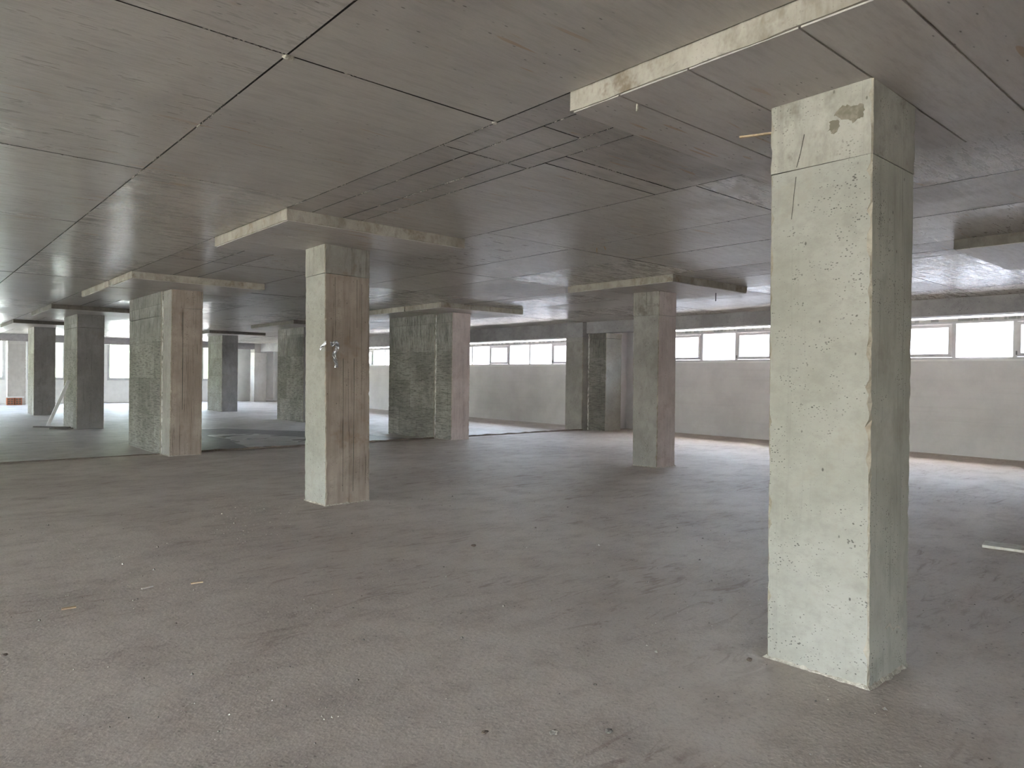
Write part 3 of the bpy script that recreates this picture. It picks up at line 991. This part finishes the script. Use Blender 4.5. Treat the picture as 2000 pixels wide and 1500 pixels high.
tag(bar('timber_prop', (3.25, 23.3, .005), (3.66, 22.75, 1.28), .08, .04, M['white_paint'], (0, 1, 0)), 'pale timber plank leaning against the dark left column', 'plank')
tag(bar('floor_plank', (2.95, 23.3, .0), (3.65, 22.6, .0), .14, .03, M['darkwood']), 'longer dark plank lying at the foot of the leaning timber', 'plank', 'dark planks by the left column')
tag(bar('floor_plank', (3.15, 22.3, .0), (3.68, 22.2, .0), .12, .03, M['darkwood']), 'shorter dark plank lying nearest in front of the left column', 'plank', 'dark planks by the left column')
tag(bar('pale_board', (7.86, 2.12, .012), (8.02, 1.2, .012), .24, .024, M['timber']), 'thin pale board lying on the floor at the right edge', 'board')

# hollow bricks under a white strip at the foot of the pale pier
for i, (x, lab) in enumerate([(3.98, 'left orange hollow brick at the foot of the pale pier'), (4.28, 'right orange hollow brick at the foot of the pale pier')]):
    r = empty('hollow_brick', (x, 38.85, -.02))
    tag(r, lab, 'brick', 'orange bricks by the pale pier')
    boxes('brick_body', [((x - .13, 38.72, -.022), (x + .14, 38.98, .30))], M['brick'], r)
    for zz in (.05, .14, .23):
        boxes('brick_hole', [((x - .09, 38.715, zz - .03), (x - .01, 38.721, zz + .03)), ((x + .02, 38.715, zz - .03), (x + .1, 38.721, zz + .03))], M['clod'], r)  # dark plates on the solid body stand for shade inside the holes
tag(boxes('white_batten', [((3.72, 38.7, .302), (4.50, 38.85, .35))], M['white_paint']), 'white batten resting on the orange bricks', 'batten')

# foil strip on the column
rnd = random.Random(5)
bm = bmesh.new()


def ribbon(path, w, thick=.0015, jit=.006):
    prev_ = None
    for p, wd in path:
        p = Vector(p)
        wd = Vector(wd)
        j = lambda: Vector((rnd.uniform(-jit, jit), -abs(rnd.uniform(0, jit * 2.2)), rnd.uniform(-jit, jit)))
        cur = [bm.verts.new(p - wd * w / 2 + j()), bm.verts.new(p - wd * w / 6 + j()), bm.verts.new(p + wd * w / 6 + j()), bm.verts.new(p + wd * w / 2 + j())]
        if prev_:
            for i in range(3):
                bm.faces.new((prev_[i], prev_[i + 1], cur[i + 1], cur[i]))
        prev_ = cur


pth = [((3.868 + .115 * k / 8, 7.688, 1.915 - .012 * math.sin(k)), (0, 0, 1)) for k in range(9)]
ribbon(pth, .05)
tail = [((3.955 - .03 * math.sin(k / 12 * 3.0) + .012 * math.sin(k * .8), 7.684 - .008 * math.sin(k), 1.90 - .27 * k / 12), (1, 0, 0)) for k in range(13)]
ribbon(tail, .05)
side = [((3.822 - .012 * k, 7.695 + .03 * k, 1.915 - .02 * k), (0, 0, 1)) for k in range(4)]
ribbon(side, .045)
fo = link('foil_strip', bm_mesh('foil_strip', bm), M['foil'])
sm = fo.modifiers.new('thickness', 'SOLIDIFY')
sm.thickness = .0015
tag(fo, 'crumpled silver foil strip stuck on the column left of centre', 'foil')


def lump(name, loc, size, mat, seed, squash=(1, 1, .6)):
    rnd_ = random.Random(seed)
    bm_ = bmesh.new()
    bmesh.ops.create_icosphere(bm_, subdivisions=2, radius=size)
    for v in bm_.verts:
        k = 1 + .35 * mnoise.noise(v.co * (2.2 / size) + Vector((seed, 0, 0)))
        v.co = Vector((v.co.x * squash[0], v.co.y * squash[1], v.co.z * squash[2])) * k
    return link(name, bm_mesh(name, bm_), mat, None, loc)


lump_specs = [
    ('mortar_lump', (1.535, 3.552, 3.183), .034, 'white mortar lump at the nearest ceiling joint crossing', 'lump', 'mortar'),
    ('mortar_lump', (2.92, 3.55, 3.184), .024, 'small white mortar lump at the ceiling joint above the centre', 'lump', 'mortar'),
    ('clod', (3.98, 5.06, .012), .028, 'brown clod of dirt in the middle of the floor', 'clod', 'clod'),
    ('pebble', (2.36, 2.03, .010), .022, 'grey pebble nearest the bottom edge, right of centre', 'pebble', 'grit'),
    ('pebble', (2.17, 2.18, .006), .024, 'flat grey flake at the bottom centre of the floor', 'flake', 'grit'),
    ('pebble', (3.56, 2.06, .010), .020, 'small stone left of the foot of the nearest column', 'stone', 'clod'),
    ('pebble', (.46, 4.68, .008), .018, 'dark pebble at the left picture edge', 'pebble', 'clod'),
    ('pebble', (1.94, 2.37, .008), .018, 'brownish pebble left of the flat flake at the bottom', 'pebble', 'clod'),
    ('pebble', (3.43, 3.49, .007), .014, 'tiny white chip on the floor before the nearest column', 'chip', 'mortar'),
]
for i, (nm, loc, sz, lab, cat, mt) in enumerate(lump_specs):
    tag(lump(nm, loc, sz * .7, M[mt], i + 1, (1.3, 1, .55)), lab, cat)
tag(bar('wood_sliver', (1.34, 5.51, .006), (1.42, 5.535, .006), .016, .008, M['timber']), 'pale wood sliver on the floor at left', 'sliver')
tag(bar('wood_sliver', (1.65, 5.43, .006), (1.73, 5.42, .006), .016, .008, M['splinter']), 'brown wood sliver right of the pale one', 'sliver')
tag(bar('wood_sliver', (.83, 5.36, .006), (.91, 5.35, .006), .03, .008, M['splinter']), 'tan wood chip farthest left on the floor', 'chip')
tag(bar('torn_splinter', (3.985, 2.43, 3.064), (4.06, 2.19, 3.055), .022, .01, M['splinter']), 'torn timber splinter stuck to the slab beside the nearest column', 'splinter')
tag(bar('tie_stub', (3.11, 2.535, 3.072), (3.115, 2.54, 3.035), .012, .008, M['mortar'], (0, 1, 0)), 'white stub of form tie hanging under the nearest drop panel', 'tie')
tag(bar('rusty_wire', (6.69, 6.07, 3.19), (6.67, 6.05, 3.13), .006, .006, M['rust'], (0, 1, 0)), 'longer rusty wire end poking from the ceiling', 'wire')
tag(bar('rusty_wire', (6.68, 5.94, 3.19), (6.70, 5.93, 3.15), .006, .006, M['rust'], (0, 1, 0)), 'shorter rusty wire end poking from the ceiling', 'wire')
tag(bar('hanging_rod', (10.95, 7.1, 3.08), (10.95, 7.1, 2.93), .012, .012, M['steel'], (0, 1, 0)), 'thin dark rod hanging beside the pinkish column', 'rod')

# loose grit on the foreground floor
bm = bmesh.new()
rnd = random.Random(3)
for k in range(1700):
    x, y = rnd.uniform(-.2, 6.5), rnd.uniform(1.0, 8.5)
    if mnoise.noise(Vector((x * .8, y * .8, 1.7))) < -.02 and rnd.random() < .8:
        continue
    if 3.62 < x < 4.28 and 1.4 < y < 2.12 or 3.75 < x < 4.5 and 7.6 < y < 8.35:
        continue
    s = rnd.uniform(.003, .007) * (1 + (rnd.random() < .08) * 1.2)
    z = .001
    c_ = Vector((x, y, z))
    vs = [bm.verts.new(c_ + Vector((rnd.uniform(.5, 1.4) * s * math.cos(a), rnd.uniform(.5, 1.4) * s * math.sin(a), 0))) for a in (0, 1.6, 3.1, 4.7)]
    tpv = bm.verts.new(c_ + Vector((0, 0, s * .9)))
    for i in range(4):
        bm.faces.new((vs[i], vs[(i + 1) % 4], tpv))
gr = link('floor_grit', bm_mesh('floor_grit', bm), M['grit'])
tag(gr, 'fine pale and dark grit scattered over the foreground floor', 'grit', None, 'stuff')
